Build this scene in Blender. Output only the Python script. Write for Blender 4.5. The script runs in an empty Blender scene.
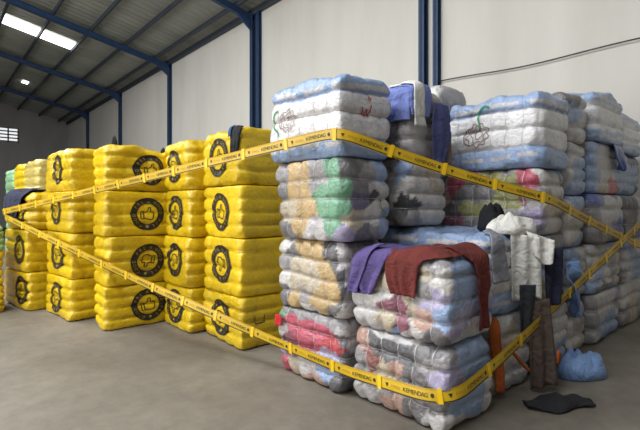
import bpy, math, random
import numpy as np
from mathutils import Vector, Matrix

S = bpy.context.scene
COL = S.collection
R = math.radians

# ------------------------------------------------------------------ camera
# world: X runs along the back wall, Y towards it, Z up; camera stands at the origin at eye height
EYE = 1.6
YAW = math.atan2(391.5, 440.0)                       # angle between the wall's run and the view axis
FWD = Vector((-math.cos(YAW), math.sin(YAW), 0))
cam_d = bpy.data.cameras.new('camera')
cam = bpy.data.objects.new('camera', cam_d)
COL.objects.link(cam)
cam.location = (0, 0, EYE)
cam.rotation_euler = FWD.to_track_quat('-Z', 'Y').to_euler()
cam_d.sensor_width = 36
cam_d.lens = 440.0 / 640.0 * 36
cam_d.shift_y = -9.0 / 640.0
cam_d.clip_end = 300
S.camera = cam

# ------------------------------------------------------------------ light
world = bpy.data.worlds.new('overcast_sky')
S.world = world
world.use_nodes = True
bg = world.node_tree.nodes['Background']
bg.inputs[0].default_value = (0.80, 0.88, 1.0, 1)
bg.inputs[1].default_value = 0.6

def area(name, loc, target, sx, sy, power, color):
    d = bpy.data.lights.new(name, 'AREA')
    d.shape = 'RECTANGLE'; d.size = sx; d.size_y = sy
    d.energy = power; d.color = color
    o = bpy.data.objects.new(name, d)
    COL.objects.link(o)
    o.location = loc
    o.rotation_euler = (Vector(target) - Vector(loc)).to_track_quat('-Z', 'Y').to_euler()
    return o
# daylight through the open loading door in the front wall
area('daylight_door', (-7.0, -10.9, 3.0), (-6.6, 0, 2.6), 8.6, 5.6, 1150, (1.0, 0.975, 0.94))
# added soft overhead fill, standing for unseen roof lights; none are built here
area('overhead_fill', (-9.5, -2.6, 9.7), (-9.5, -2.2, 0), 22, 2.4, 2600, (0.95, 0.98, 1.0))
S.view_settings.view_transform = 'Standard'
S.view_settings.look = 'None'
S.view_settings.exposure = 0.22
S.view_settings.gamma = 1.0
S.view_settings.use_curve_mapping = False

# ------------------------------------------------------------------ materials
def srgb(r, g, b):
    f = lambda c: (c / 255 / 12.92) if c / 255 <= 0.04045 else ((c / 255 + 0.055) / 1.055) ** 2.4
    return (f(r), f(g), f(b))

def newmat(name):
    m = bpy.data.materials.new(name)
    m.use_nodes = True
    nt = m.node_tree
    return m, nt, nt.nodes['Principled BSDF']

def node(nt, t, **kw):
    n = nt.nodes.new(t)
    for k, v in kw.items():
        if k in n.inputs: n.inputs[k].default_value = v
        else: setattr(n, k, v)
    return n

def mottled(name, c1, c2, scale=3.0, rough=0.7, bump=0.2, bscale=40.0, detail=6.0, coat=0.0, stretch=(1, 1, 1), lo=0.3, hi=0.7,
            sheen=0.0, metallic=0.0, bdist=0.02):
    m, nt, p = newmat(name)
    tc = node(nt, 'ShaderNodeTexCoord')
    mp = node(nt, 'ShaderNodeMapping'); mp.inputs['Scale'].default_value = stretch
    nt.links.new(tc.outputs['Object'], mp.inputs['Vector'])
    n1 = node(nt, 'ShaderNodeTexNoise', Scale=scale, Detail=detail, Roughness=0.6)
    nt.links.new(mp.outputs[0], n1.inputs['Vector'])
    r = node(nt, 'ShaderNodeValToRGB')
    r.color_ramp.elements[0].position = lo; r.color_ramp.elements[0].color = (*c1, 1)
    r.color_ramp.elements[1].position = hi; r.color_ramp.elements[1].color = (*c2, 1)
    nt.links.new(n1.outputs[0], r.inputs[0])
    nt.links.new(r.outputs[0], p.inputs['Base Color'])
    n2 = node(nt, 'ShaderNodeTexNoise', Scale=bscale, Detail=4.0)
    nt.links.new(mp.outputs[0], n2.inputs['Vector'])
    b = node(nt, 'ShaderNodeBump', Strength=bump, Distance=bdist)
    nt.links.new(n2.outputs[0], b.inputs['Height'])
    nt.links.new(b.outputs[0], p.inputs['Normal'])
    p.inputs['Roughness'].default_value = rough
    p.inputs['Coat Weight'].default_value = coat
    p.inputs['Metallic'].default_value = metallic
    if sheen:
        p.inputs['Sheen Weight'].default_value = sheen
    return m

def emitter(name, col, strength):
    m, nt, p = newmat(name)
    p.inputs['Base Color'].default_value = (*col, 1)
    p.inputs['Emission Color'].default_value = (*col, 1)
    p.inputs['Emission Strength'].default_value = strength
    return m

def film_mat(name, base=None, tint=0.12, rough=0.32, bump=0.35):
    """crinkled shiny wrapping; colour from the mesh's own colour attribute or one base colour"""
    m, nt, p = newmat(name)
    tc = node(nt, 'ShaderNodeTexCoord')
    n1 = node(nt, 'ShaderNodeTexNoise', Scale=9.0, Detail=5.0, Roughness=0.65, Distortion=0.6)
    nt.links.new(tc.outputs['Object'], n1.inputs['Vector'])
    ramp = node(nt, 'ShaderNodeValToRGB')
    ramp.color_ramp.elements[0].position = 0.3; ramp.color_ramp.elements[0].color = (1 - 2.2 * tint,) * 3 + (1,)
    ramp.color_ramp.elements[1].position = 0.68; ramp.color_ramp.elements[1].color = (1, 1, 1, 1)
    nt.links.new(n1.outputs[0], ramp.inputs[0])
    mul = node(nt, 'ShaderNodeMix', data_type='RGBA', blend_type='MULTIPLY')
    mul.inputs[0].default_value = 1.0
    a = node(nt, 'ShaderNodeAttribute'); a.attribute_name = 'Col'
    nt.links.new(a.outputs['Color'], mul.inputs[6])
    nt.links.new(ramp.outputs[0], mul.inputs[7])
    nt.links.new(mul.outputs[2], p.inputs['Base Color'])
    # crinkles
    n2 = node(nt, 'ShaderNodeTexNoise', Scale=16.0, Detail=5.0, Roughness=0.6, Distortion=1.6)
    nt.links.new(tc.outputs['Object'], n2.inputs['Vector'])
    v = node(nt, 'ShaderNodeTexNoise', Scale=5.0, Detail=3.0, Distortion=2.5)
    nt.links.new(tc.outputs['Object'], v.inputs['Vector'])
    ad = node(nt, 'ShaderNodeMath', operation='ADD')
    nt.links.new(n2.outputs[0], ad.inputs[0]); nt.links.new(v.outputs[0], ad.inputs[1])
    b = node(nt, 'ShaderNodeBump', Strength=bump, Distance=0.06)
    nt.links.new(ad.outputs[0], b.inputs['Height'])
    nt.links.new(b.outputs[0], p.inputs['Normal'])
    p.inputs['Roughness'].default_value = rough
    p.inputs['Coat Weight'].default_value = 0.35
    p.inputs['Coat Roughness'].default_value = 0.22
    nt.links.new(b.outputs[0], p.inputs['Coat Normal'])
    return m

def plain(name, col, rough=0.6, metallic=0.0):
    return mottled(name, tuple(c * 0.9 for c in col), tuple(min(1, c * 1.08) for c in col), 8, rough, 0.08, 60, metallic=metallic)

def fabric(name, col):
    m = mottled(name, tuple(c * 0.8 for c in col), tuple(min(1, c * 1.15) for c in col), 6, 0.9, 0.25, 160, bdist=0.005)
    nt = m.node_tree; p = nt.nodes['Principled BSDF']
    weave = p.inputs['Normal'].links[0].from_node
    tc = node(nt, 'ShaderNodeTexCoord')
    cr = node(nt, 'ShaderNodeTexNoise', Scale=7.0, Detail=3.0, Distortion=2.2)
    nt.links.new(tc.outputs['Object'], cr.inputs['Vector'])
    b = node(nt, 'ShaderNodeBump', Strength=0.5, Distance=0.06)
    nt.links.new(cr.outputs[0], b.inputs['Height']); nt.links.new(weave.outputs[0], b.inputs['Normal'])
    nt.links.new(b.outputs[0], p.inputs['Normal'])
    return m

M = {}
M['wall'] = mottled('painted_plaster', srgb(202, 198, 190), srgb(218, 215, 208), 0.9, 0.85, 0.12, 14, stretch=(1, 1, 0.25), lo=0.25, hi=0.75)
M['end_wall'] = mottled('grey_plaster', srgb(150, 150, 150), srgb(168, 167, 165), 0.6, 0.9, 0.1, 14, stretch=(1, 1, 0.4))
M['roof'] = mottled('roof_sheet_grey', srgb(128, 132, 126), srgb(158, 160, 152), 0.7, 0.7, 0.25, 5, stretch=(1, 0.3, 1))
M['steel'] = mottled('blue_steel_paint', srgb(34, 58, 92), srgb(42, 70, 106), 4, 0.55, 0.05, 30)
M['purlin'] = mottled('dark_steel_paint', srgb(48, 56, 66), srgb(62, 70, 80), 4, 0.6, 0.05, 30)
M['skylight'] = emitter('roof_light_daylight', (1.0, 1.0, 0.98), 3.0)
M['vent'] = emitter('vent_daylight', (0.95, 0.98, 1.0), 0.7)
M['film'] = film_mat('crinkled_clear_film')
M['yfilm'] = film_mat('yellow_film', tint=0.1, rough=0.3, bump=0.3)
M['ink'] = plain('black_print', (0.012, 0.012, 0.013), 0.45)
M['yink'] = plain('yellow_print', srgb(150, 126, 40), 0.45)
M['green'] = plain('green_print', srgb(55, 140, 90), 0.5)
M['brown_ink'] = plain('brown_print', srgb(146, 122, 114), 0.5)
M['red_ink'] = plain('red_print', srgb(190, 60, 70), 0.5)
M['strap'] = mottled('clear_strap', srgb(170, 168, 170), srgb(196, 194, 195), 10, 0.35, 0.05, 40)
M['tape'] = mottled('yellow_tape', srgb(200, 162, 22), srgb(216, 180, 32), 6, 0.42, 0.12, 12)
M['tape_joint'] = plain('tape_joint_yellow', srgb(240, 196, 24), 0.4)
M['faint_ink'] = plain('orange_faint_print', srgb(178, 128, 20), 0.5)
M['tape_ink'] = plain('worn_black_print', srgb(52, 44, 26), 0.5)
M['wire'] = plain('dark_cable', srgb(58, 56, 54), 0.6)

def concrete():
    m, nt, p = newmat('worn_concrete')
    tc = node(nt, 'ShaderNodeTexCoord')
    n1 = node(nt, 'ShaderNodeTexNoise', Scale=0.55, Detail=8.0, Roughness=0.62, Distortion=0.4)
    n2 = node(nt, 'ShaderNodeTexNoise', Scale=6.0, Detail=8.0, Roughness=0.7)
    n3 = node(nt, 'ShaderNodeTexNoise', Scale=90.0, Detail=3.0)
    for n in (n1, n2, n3): nt.links.new(tc.outputs['Object'], n.inputs['Vector'])
    r1 = node(nt, 'ShaderNodeValToRGB')
    e = r1.color_ramp.elements
    e[0].position = 0.30; e[0].color = (*srgb(94, 88, 79), 1)
    e[1].position = 0.72; e[1].color = (*srgb(136, 128, 116), 1)
    nt.links.new(n1.outputs[0], r1.inputs[0])
    r2 = node(nt, 'ShaderNodeValToRGB')
    r2.color_ramp.elements[0].position = 0.32; r2.color_ramp.elements[0].color = (0.72, 0.72, 0.72, 1)
    r2.color_ramp.elements[1].position = 0.6; r2.color_ramp.elements[1].color = (1, 1, 1, 1)
    nt.links.new(n2.outputs[0], r2.inputs[0])
    mul = node(nt, 'ShaderNodeMix', data_type='RGBA', blend_type='MULTIPLY'); mul.inputs[0].default_value = 0.8
    nt.links.new(r1.outputs[0], mul.inputs[6]); nt.links.new(r2.outputs[0], mul.inputs[7])
    nt.links.new(mul.outputs[2], p.inputs['Base Color'])
    b = node(nt, 'ShaderNodeBump', Strength=0.2, Distance=0.01)
    nt.links.new(n3.outputs[0], b.inputs['Height']); nt.links.new(b.outputs[0], p.inputs['Normal'])
    p.inputs['Roughness'].default_value = 0.62
    return m
M['floor'] = concrete()

# ------------------------------------------------------------------ helpers
def link(o, parent=None):
    COL.objects.link(o)
    if parent is not None: o.parent = parent
    return o

def mesh_obj(name, verts, faces, mats, parent=None, smooth=False, fm=None):
    me = bpy.data.meshes.new(name)
    me.from_pydata([tuple(map(float, v)) for v in verts], [], [tuple(map(int, f)) for f in faces])
    for m in (mats if isinstance(mats, (list, tuple)) else [mats]): me.materials.append(m)
    if fm is not None: me.polygons.foreach_set('material_index', np.asarray(fm, dtype=np.int32))
    if smooth: me.polygons.foreach_set('use_smooth', np.ones(len(me.polygons), dtype=bool))
    me.update()
    return link(bpy.data.objects.new(name, me), parent)

def tag(o, label=None, cat=None, group=None, kind=None):
    if label: o['label'] = label
    if cat: o['category'] = cat
    if group: o['group'] = group
    if kind: o['kind'] = kind
    return o

def box_geo(c, d, rot=None):
    """box centred at c with full dims d (Vector axes by optional 3x3)"""
    vs = []
    for sx in (-1, 1):
        for sy in (-1, 1):
            for sz in (-1, 1):
                v = Vector((sx * d[0] / 2, sy * d[1] / 2, sz * d[2] / 2))
                if rot is not None: v = rot @ v
                vs.append(v + Vector(c))
    fs = [(0, 1, 3, 2), (4, 6, 7, 5), (0, 4, 5, 1), (2, 3, 7, 6), (0, 2, 6, 4), (1, 5, 7, 3)]
    return vs, fs

class MB:
    def __init__(s): s.v = []; s.f = []; s.m = []
    def add(s, v, f, mi=0):
        n = len(s.v); s.v += [tuple(q) for q in v]; s.f += [tuple(i + n for i in q) for q in f]; s.m += [mi] * len(f)
        return s
    def box(s, c, d, rot=None, mi=0):
        return s.add(*box_geo(c, d, rot), mi)
    def beam(s, a, b, w, h, mi=0):
        """bar from a to b, w across (horizontal), h the other way"""
        a, b = Vector(a), Vector(b); z = (b - a)
        L = z.length; z.normalize()
        x = Vector((0, 0, 1)).cross(z)
        x = Vector((1, 0, 0)) if x.length < 1e-4 else x.normalized()
        y = z.cross(x)
        rot = Matrix((x, y, z)).transposed()
        return s.box((a + b) / 2, (w, h, L), rot, mi)
    def ibeam(s, a, b, w, h, t=0.02):
        a, b = Vector(a), Vector(b); z = (b - a)
        L = z.length; z.normalize()
        x = Vector((0, 0, 1)).cross(z)
        x = Vector((1, 0, 0)) if x.length < 1e-4 else x.normalized()
        y = z.cross(x)
        rot = Matrix((x, y, z)).transposed(); c = (a + b) / 2
        s.box(c, (t, h, L), rot)
        s.box(c + y * (h / 2 - t / 2), (w, t, L), rot); s.box(c - y * (h / 2 - t / 2), (w, t, L), rot)
        return s
    def build(s, name, mats, parent=None, smooth=False):
        return mesh_obj(name, s.v, s.f, mats, parent, smooth, s.m)

def tube_geo(pts, r, n=6):
    pts = [Vector(p) for p in pts]; vs = []; fs = []
    for i, p in enumerate(pts):
        t = (pts[min(i + 1, len(pts) - 1)] - pts[max(i - 1, 0)]).normalized()
        a = t.cross(Vector((0.3, 0.2, 0.93))).normalized(); b = t.cross(a)
        for k in range(n):
            an = 2 * math.pi * k / n
            vs.append(p + a * math.cos(an) * r + b * math.sin(an) * r)
    for i in range(len(pts) - 1):
        for k in range(n):
            k2 = (k + 1) % n
            fs.append((i * n + k, i * n + k2, (i + 1) * n + k2, (i + 1) * n + k))
    return vs, fs

# ------------------------------------------------------------------ the building
WY = 8.4            # back wall
EAVE = 8.28
SLOPE = 0.2
X0, X1 = -40.2, 9.0
FY = -11.0          # front wall
RIDGE = (WY + FY) / 2
roof_z = lambda y: EAVE + SLOPE * (WY - y) if y >= RIDGE else EAVE + SLOPE * (y - FY)

tag(MB().box(((X0 + X1) / 2, (WY + FY) / 2, -0.1), (X1 - X0 + 0.6, WY - FY + 0.6, 0.2)).build('floor', M['floor']),
    'worn grey concrete warehouse floor with dark stains', kind='structure')
tag(MB().box(((X0 + X1) / 2, WY + 0.11, EAVE / 2), (X1 - X0, 0.2, EAVE)).build('wall_back', M['wall']),
    'tall off-white plastered long side wall behind the bales', kind='structure')
def gable(name, x, label):
    t = 0.2; vs = []
    for dx in (-t / 2, t / 2):
        vs += [(x + dx, FY - 0.2, 0), (x + dx, WY + 0.2, 0), (x + dx, WY + 0.2, EAVE + 0.12), (x + dx, RIDGE, roof_z(RIDGE) + 0.16), (x + dx, FY - 0.2, EAVE + 0.12)]
    fs = [(0, 1, 2, 3, 4), (9, 8, 7, 6, 5)] + [(i, i + 5, (i + 1) % 5 + 5, (i + 1) % 5) for i in range(5)]
    return tag(mesh_obj(name, vs, fs, M['end_wall']), label, kind='structure')
gable('wall_left', X0, 'dim grey gable wall at the far end')
gable('wall_right', X1, 'grey gable wall at the near end')
fw = MB()                                             # front wall with the loading door left open
fw.box(((X0 - 11.5) / 2, FY - 0.1, EAVE / 2), (-11.5 - X0, 0.2, EAVE))
fw.box(((X1 - 2.5) / 2, FY - 0.1, EAVE / 2), (X1 + 2.5, 0.2, EAVE))
fw.box((-7.0, FY - 0.1, (EAVE + 6) / 2), (9.0, 0.2, EAVE - 6))
tag(fw.build('wall_front', M['end_wall']), 'grey front wall with an open loading door', kind='structure')

# corrugated roof, two slopes
xs = np.arange(X0, X1 + 0.01, 0.09)
vs = []; fs = []
for i, x in enumerate(xs):
    dz = 0.028 * (1 if (i // 2) % 2 else -1)
    for y in (WY + 0.3, RIDGE, FY - 0.3):
        vs.append((x, y, (roof_z(min(max(y, FY), WY)) - (0.06 if y != RIDGE else 0)) + dz + 0.12))
for i in range(len(xs) - 1):
    a = i * 3
    fs += [(a, a + 3, a + 4, a + 1), (a + 1, a + 4, a + 5, a + 2)]
ceil = tag(mesh_obj('ceiling', vs, fs, M['roof']), 'corrugated grey sheet roof on dark purlins', kind='structure')
for y in [7.75, 6.42, 5.05, 3.68, 2.3, 0.9, -0.5, -2.6, -4.2, -5.8, -7.4, -9.0, -10.4]:
    MB().beam((X0, y, roof_z(y) - 0.02), (X1, y, roof_z(y) - 0.02), 0.07, 0.16).build('purlin', M['purlin'], ceil)
MB().box(((X0 + X1) / 2, WY - 0.06, EAVE - 0.02), (X1 - X0, 0.1, 0.22)).build('eaves_beam', M['purlin'], ceil)
# roof lights
def roof_light(xa, xb, ya, yb, label):
    o = 0.07
    n = max(1, round((yb - ya) / 1.37)); e = []
    root = None
    q = [(xa, ya, roof_z(ya) + o), (xb, ya, roof_z(ya) + o), (xb, yb, roof_z(yb) + o), (xa, yb, roof_z(yb) + o)]
    v = q + [(x, y, z - 0.02) for x, y, z in q]
    f = [(0, 1, 2, 3), (7, 6, 5, 4), (0, 4, 5, 1), (1, 5, 6, 2), (2, 6, 7, 3), (3, 7, 4, 0)]
    return tag(mesh_obj('roof_light', v, f, M['skylight']), label, 'skylight')
roof_light(-23.45, -22.35, 3.72, 5.02, 'bright translucent roof panel nearer the back wall')
roof_light(-23.45, -22.35, 2.33, 3.64, 'bright translucent roof panel higher up the slope')
roof_light(-32.3, -31.7, 4.25, 4.55, 'small bright torn patch of daylight in the far roof')

# portal frames
frames_x = [-33.8, -26.8, -19.8, -12.81, -5.85, 1.2]
names = ['farthest', 'second farthest', 'third farthest', 'middle', 'nearest', 'unseen near']
for i, fx in enumerate(frames_x):
    root = bpy.data.objects.new('portal_frame', None); link(root); root.location = (fx, WY, 0)
    tag(root, ['blue steel portal frame farthest down the hall beside the gable',
               'blue steel portal frame with column second from the gable',
               'blue steel portal frame rising above the yellow bales, rafter in view',
               'blue steel frame with twin columns above the end of the yellow row',
               'blue steel twin columns on the wall above the white bales',
               'blue steel frame near the camera'][i], 'steel frame', 'blue portal frames', 'structure')
    w = 0.15
    def P(x, y, z): return (x - fx, y - WY, z)
    MB().ibeam(P(fx, WY - 0.09, 0), P(fx, WY - 0.09, EAVE - 0.1), w, 0.16).build('column', M['steel'], root)
    if i in (3, 4):
        MB().ibeam(P(fx + 0.34, WY - 0.07, 0), P(fx + 0.34, WY - 0.07, EAVE - 0.1), w * 0.85, 0.13).build('column', M['steel'], root)
    MB().ibeam(P(fx, FY + 0.12, 0), P(fx, FY + 0.12, EAVE - 0.1), w, 0.2).build('column', M['steel'], root)
    MB().ibeam(P(fx, WY - 0.05, EAVE - 0.28), P(fx, RIDGE, roof_z(RIDGE) - 0.28), 0.14, 0.23).build('rafter', M['steel'], root)
    MB().ibeam(P(fx, FY + 0.05, EAVE - 0.28), P(fx, RIDGE, roof_z(RIDGE) - 0.28), 0.14, 0.23).build('rafter', M['steel'], root)
    h = [(-0.05, WY - 0.1, EAVE - 0.72), (-0.05, WY - 0.8, EAVE - 0.2), (-0.05, WY - 0.1, EAVE - 0.3)]
    v = [P(fx + a, b, c) for a, b, c in h] + [P(fx - a, b, c) for a, b, c in h]
    mesh_obj('haunch', v, [(0, 1, 2), (5, 4, 3), (0, 3, 4, 1), (1, 4, 5, 2), (2, 5, 3, 0)], M['steel'], root)

# ventilation window in the far gable: two columns of four bright slots
win = MB()
wy0, wz0 = 4.45, 6.95
for y in (wy0 - 0.62, wy0, wy0 + 0.62): win.box((X0 + 0.12, y, wz0), (0.06, 0.1, 1.14))
for k in range(5): win.box((X0 + 0.12, wy0, wz0 - 0.5 + k * 0.25), (0.06, 1.3, 0.10))
w1 = tag(win.build('window_1', M['end_wall']), 'small ventilation opening of bright slots high in the far gable', kind='structure')
for y in (wy0 - 0.31, wy0 + 0.31):
    for k in range(4):
        MB().box((X0 + 0.115, y, wz0 - 0.375 + k * 0.25), (0.02, 0.52, 0.15)).build('slot', M['vent'], w1)

# slack cable along the back wall
pts = []
for k in range(41):
    t = k / 40
    x = -5.6 + t * (1.6 + 5.6)
    z = 4.34 - 0.05 * math.sin(math.pi * min(1, t * 1.9)) - 0.2 * t + 0.012 * math.sin(17 * t)
    pts.append((x, WY - 0.05, z))
cv, cf = tube_geo(pts, 0.012)
tag(mesh_obj('wall_cable', cv, cf, M['wire'], smooth=True), 'thin dark cable strung across the wall above the white bales', 'cable')

# ------------------------------------------------------------------ bales
def wave(seed, n=7, freq=6.0):
    rg = np.random.RandomState(seed)
    k = rg.normal(size=(n, 3)) * freq; ph = rg.uniform(0, 6.28, n); am = rg.uniform(0.5, 1, n)
    am /= np.sqrt((am ** 2).sum() / 2) * 1.0
    return lambda p: (np.sin(p @ k.T + ph) * am).sum(1)

class Bale:
    """soft strapped bale: a rounded block pinched along its straps"""
    def __init__(s, L, D, H, seed, zl=3, xl=4, yl=2, az=0.04, ax=0.018, ay=0.015, r=0.11, lump=0.012, fine=0.1, res=0.026):
        s.h = np.array([L / 2, D / 2, H / 2]); s.seed = seed; s.r = r
        rg = np.random.RandomState(seed + 900)
        def lines(n, half, j):
            q = np.linspace(-half, half, n + 2)
            q[1:-1] += rg.uniform(-j, j, n) * half / (n + 1)
            return q
        s.zl = lines(zl, H / 2, 0.18); s.xl = lines(xl, L / 2, 0.2); s.yl = lines(yl, D / 2, 0.2)
        s.az, s.ax, s.ay, s.lump = az, ax, ay, lump
        s.w = [wave(seed * 7 + i, 7, 5.0) for i in range(3)]
        s.w2 = wave(seed * 7 + 5, 9, 16.0)
        s.w3 = wave(seed * 7 + 6, 9, 34.0)
        s.fine = fine; s.res = res; s.free = False
    @staticmethod
    def prof(c, ln, p=3.2):
        i = np.clip(np.searchsorted(ln, c) - 1, 0, len(ln) - 2)
        t = (c - ln[i]) / (ln[i + 1] - ln[i])
        v = 1 - np.abs(2 * np.clip(t, 0, 1) - 1) ** p
        last = len(ln) - 2                            # no strap runs along the block's own edges
        return np.where(((i == 0) & (t < 0.5)) | ((i == last) & (t > 0.5)), 1.0, v)
    def surf(s, p, off=0.0, smooth=0.0):
        p = np.asarray(p, dtype=float).reshape(-1, 3)
        inner = np.clip(p, -(s.h - s.r), s.h - s.r)
        d = p - inner
        n = d / np.maximum(np.linalg.norm(d, axis=1, keepdims=True), 1e-9)
        q = inner + n * s.r
        n2 = n ** 2
        k = 1 - smooth
        disp = s.az * (s.prof(p[:, 2], s.zl) - 1) * (n2[:, 0] + n2[:, 1]) * k
        disp += s.ax * (s.prof(p[:, 0], s.xl) - 1) * (n2[:, 1] + n2[:, 2]) * k
        disp += s.ay * (s.prof(p[:, 1], s.yl) - 1) * (n2[:, 0] + n2[:, 2]) * k
        disp += s.lump * 0.30 * s.w2(p) * k + s.lump * s.fine * s.w3(p) * k + 0.008
        up = n2[:, 2] * (n[:, 2] > 0)
        disp += 0.03 * (n2[:, 2] - up) + up * ((0.022 * s.w[1](p * 1.6) - 0.024) if s.free else 0.03)   # flat where pressed, lumpy where nothing lies on it
        q = q + n * (disp + off)[:, None]
        ww = np.stack([w(p) for w in s.w], 1) * s.lump
        ww[:, 2] *= 0.5
        q = q + ww
        # pressed against its neighbours: ease the surface back inside the block
        lim = s.h - np.array([0.005, 0.005, 0.001]) + off; e = np.array([0.025, 0.025, 0.016])
        over = np.maximum(np.abs(q) - (lim - e), 0)
        return np.sign(q) * np.where(over > 0, lim - e + e * (1 - np.exp(-over / e)), np.abs(q))
    def mesh(s):
        def grid(ln):
            out = []
            for a, b in zip(ln[:-1], ln[1:]):
                m = max(3, int(round((b - a) / s.res)))
                out += list(np.linspace(a, b, m, endpoint=False))
            return np.array(out + [ln[-1]])
        g = [grid(s.xl), grid(s.yl), grid(s.zl)]
        V = []; F = []; base = 0
        for ax in range(3):
            u, v = [i for i in range(3) if i != ax]
            for sg in (-1, 1):
                U, W = np.meshgrid(g[u], g[v], indexing='ij')
                P = np.zeros((U.size, 3)); P[:, u] = U.ravel(); P[:, v] = W.ravel(); P[:, ax] = sg * s.h[ax]
                nu, nv = len(g[u]), len(g[v])
                idx = np.arange(nu * nv).reshape(nu, nv) + base
                f = np.stack([idx[:-1, :-1], idx[1:, :-1], idx[1:, 1:], idx[:-1, 1:]], -1).reshape(-1, 4)
                flip = (sg < 0) ^ (ax == 1)
                if flip: f = f[:, ::-1]
                V.append(P); F.append(f); base += len(P)
        V = np.concatenate(V); F = np.concatenate(F)
        _, first, inv = np.unique(np.round(V, 5), axis=0, return_index=True, return_inverse=True)
        return V[first], inv.ravel()[F]

def face_point(b, face, s_, t_):
    s_, t_ = np.asarray(s_, float), np.asarray(t_, float)
    if face == '-Y': return np.stack([s_, np.full_like(s_, -b.h[1]), t_], -1)
    return np.stack([np.full_like(s_, b.h[0]), s_, t_], -1)          # '+X'
FN = {'-Y': np.array([0, -1.0, 0]), '+X': np.array([1.0, 0, 0])}

def colour_patches(b, P, seeds_front, palette, nrand, seed, warp=0.05):
    rg = np.random.RandomState(seed)
    pts = []; cols = []
    for (u, w, c) in seeds_front:
        if u <= 1: pts.append((u * b.h[0], -b.h[1], w * b.h[2]))
        else: pts.append((b.h[0], (u - 2) * b.h[1], w * b.h[2]))      # 1..3 runs on round the right-hand side
        cols.append(c)
    for k in range(nrand):
        ax = rg.choice([0, 0, 1, 2]) if seeds_front else rg.choice([0, 1, 1, 2])
        q = rg.uniform(-1, 1, 3) * b.h
        if ax == 1: q[1] = b.h[1] * (1 if seeds_front else rg.choice([-1, 1]))
        else: q[ax] = b.h[ax] * rg.choice([-1, 1])
        pts.append(q); cols.append(palette[rg.randint(len(palette))])
    pts = np.array(pts, float); cols = np.array(cols, float)
    Q = P + np.stack([wave(seed + 31 + i, 6, 9.0)(P) for i in range(3)], 1) * warp * 0.5 + np.stack([wave(seed + 41 + i, 6, 26.0)(P) for i in range(3)], 1) * warp * 0.22
    sc = np.array([1.0, 1.0, 1.35])
    d = np.linalg.norm((Q[:, None] - pts[None]) * sc, axis=2)
    c = cols[d.argmin(1)]
    return c * 0.92 + np.array(srgb(190, 188, 190)) * 0.08

BLUE = srgb(150, 174, 212); WHITE = srgb(226, 224, 225); GREYW = srgb(206, 203, 206)
def printed_colour(b, P, seed):
    """white film with light blue bands near top and bottom"""
    t = (P[:, 2] + b.h[2]) / (2 * b.h[2]) + 0.012 * wave(seed + 3, 5, 7.0)(P)
    c = np.tile(np.array(WHITE), (len(P), 1))
    c[t < 0.25] = BLUE
    c[(t > 0.11) & (t < 0.16) & (P[:, 0] % 0.3 < 0.22)] = GREYW
    c[(t > 0.75)] = BLUE
    stripe = (t > 0.80) & (t < 0.86) & (P[:, 0] % 0.4 < 0.3)
    c[stripe] = GREYW
    return c

YC = srgb(226, 190, 18)
GLYPH = {}
def glyph(ch):
    if ch not in GLYPH:
        cu = bpy.data.curves.new('glyph', 'FONT'); cu.body = ch; cu.size = 1.0; cu.resolution_u = 3
        cu.align_x = 'CENTER'
        o = bpy.data.objects.new('glyph', cu); COL.objects.link(o)
        dg = bpy.context.evaluated_depsgraph_get()
        me = o.evaluated_get(dg).to_mesh()
        v = np.array([tuple(q.co[:2]) for q in me.vertices]).reshape(-1, 2); f = [tuple(p.vertices) for p in me.polygons]
        o.evaluated_get(dg).to_mesh_clear()
        bpy.data.objects.remove(o); bpy.data.curves.remove(cu)
        GLYPH[ch] = (v, f)
    return GLYPH[ch]

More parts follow.
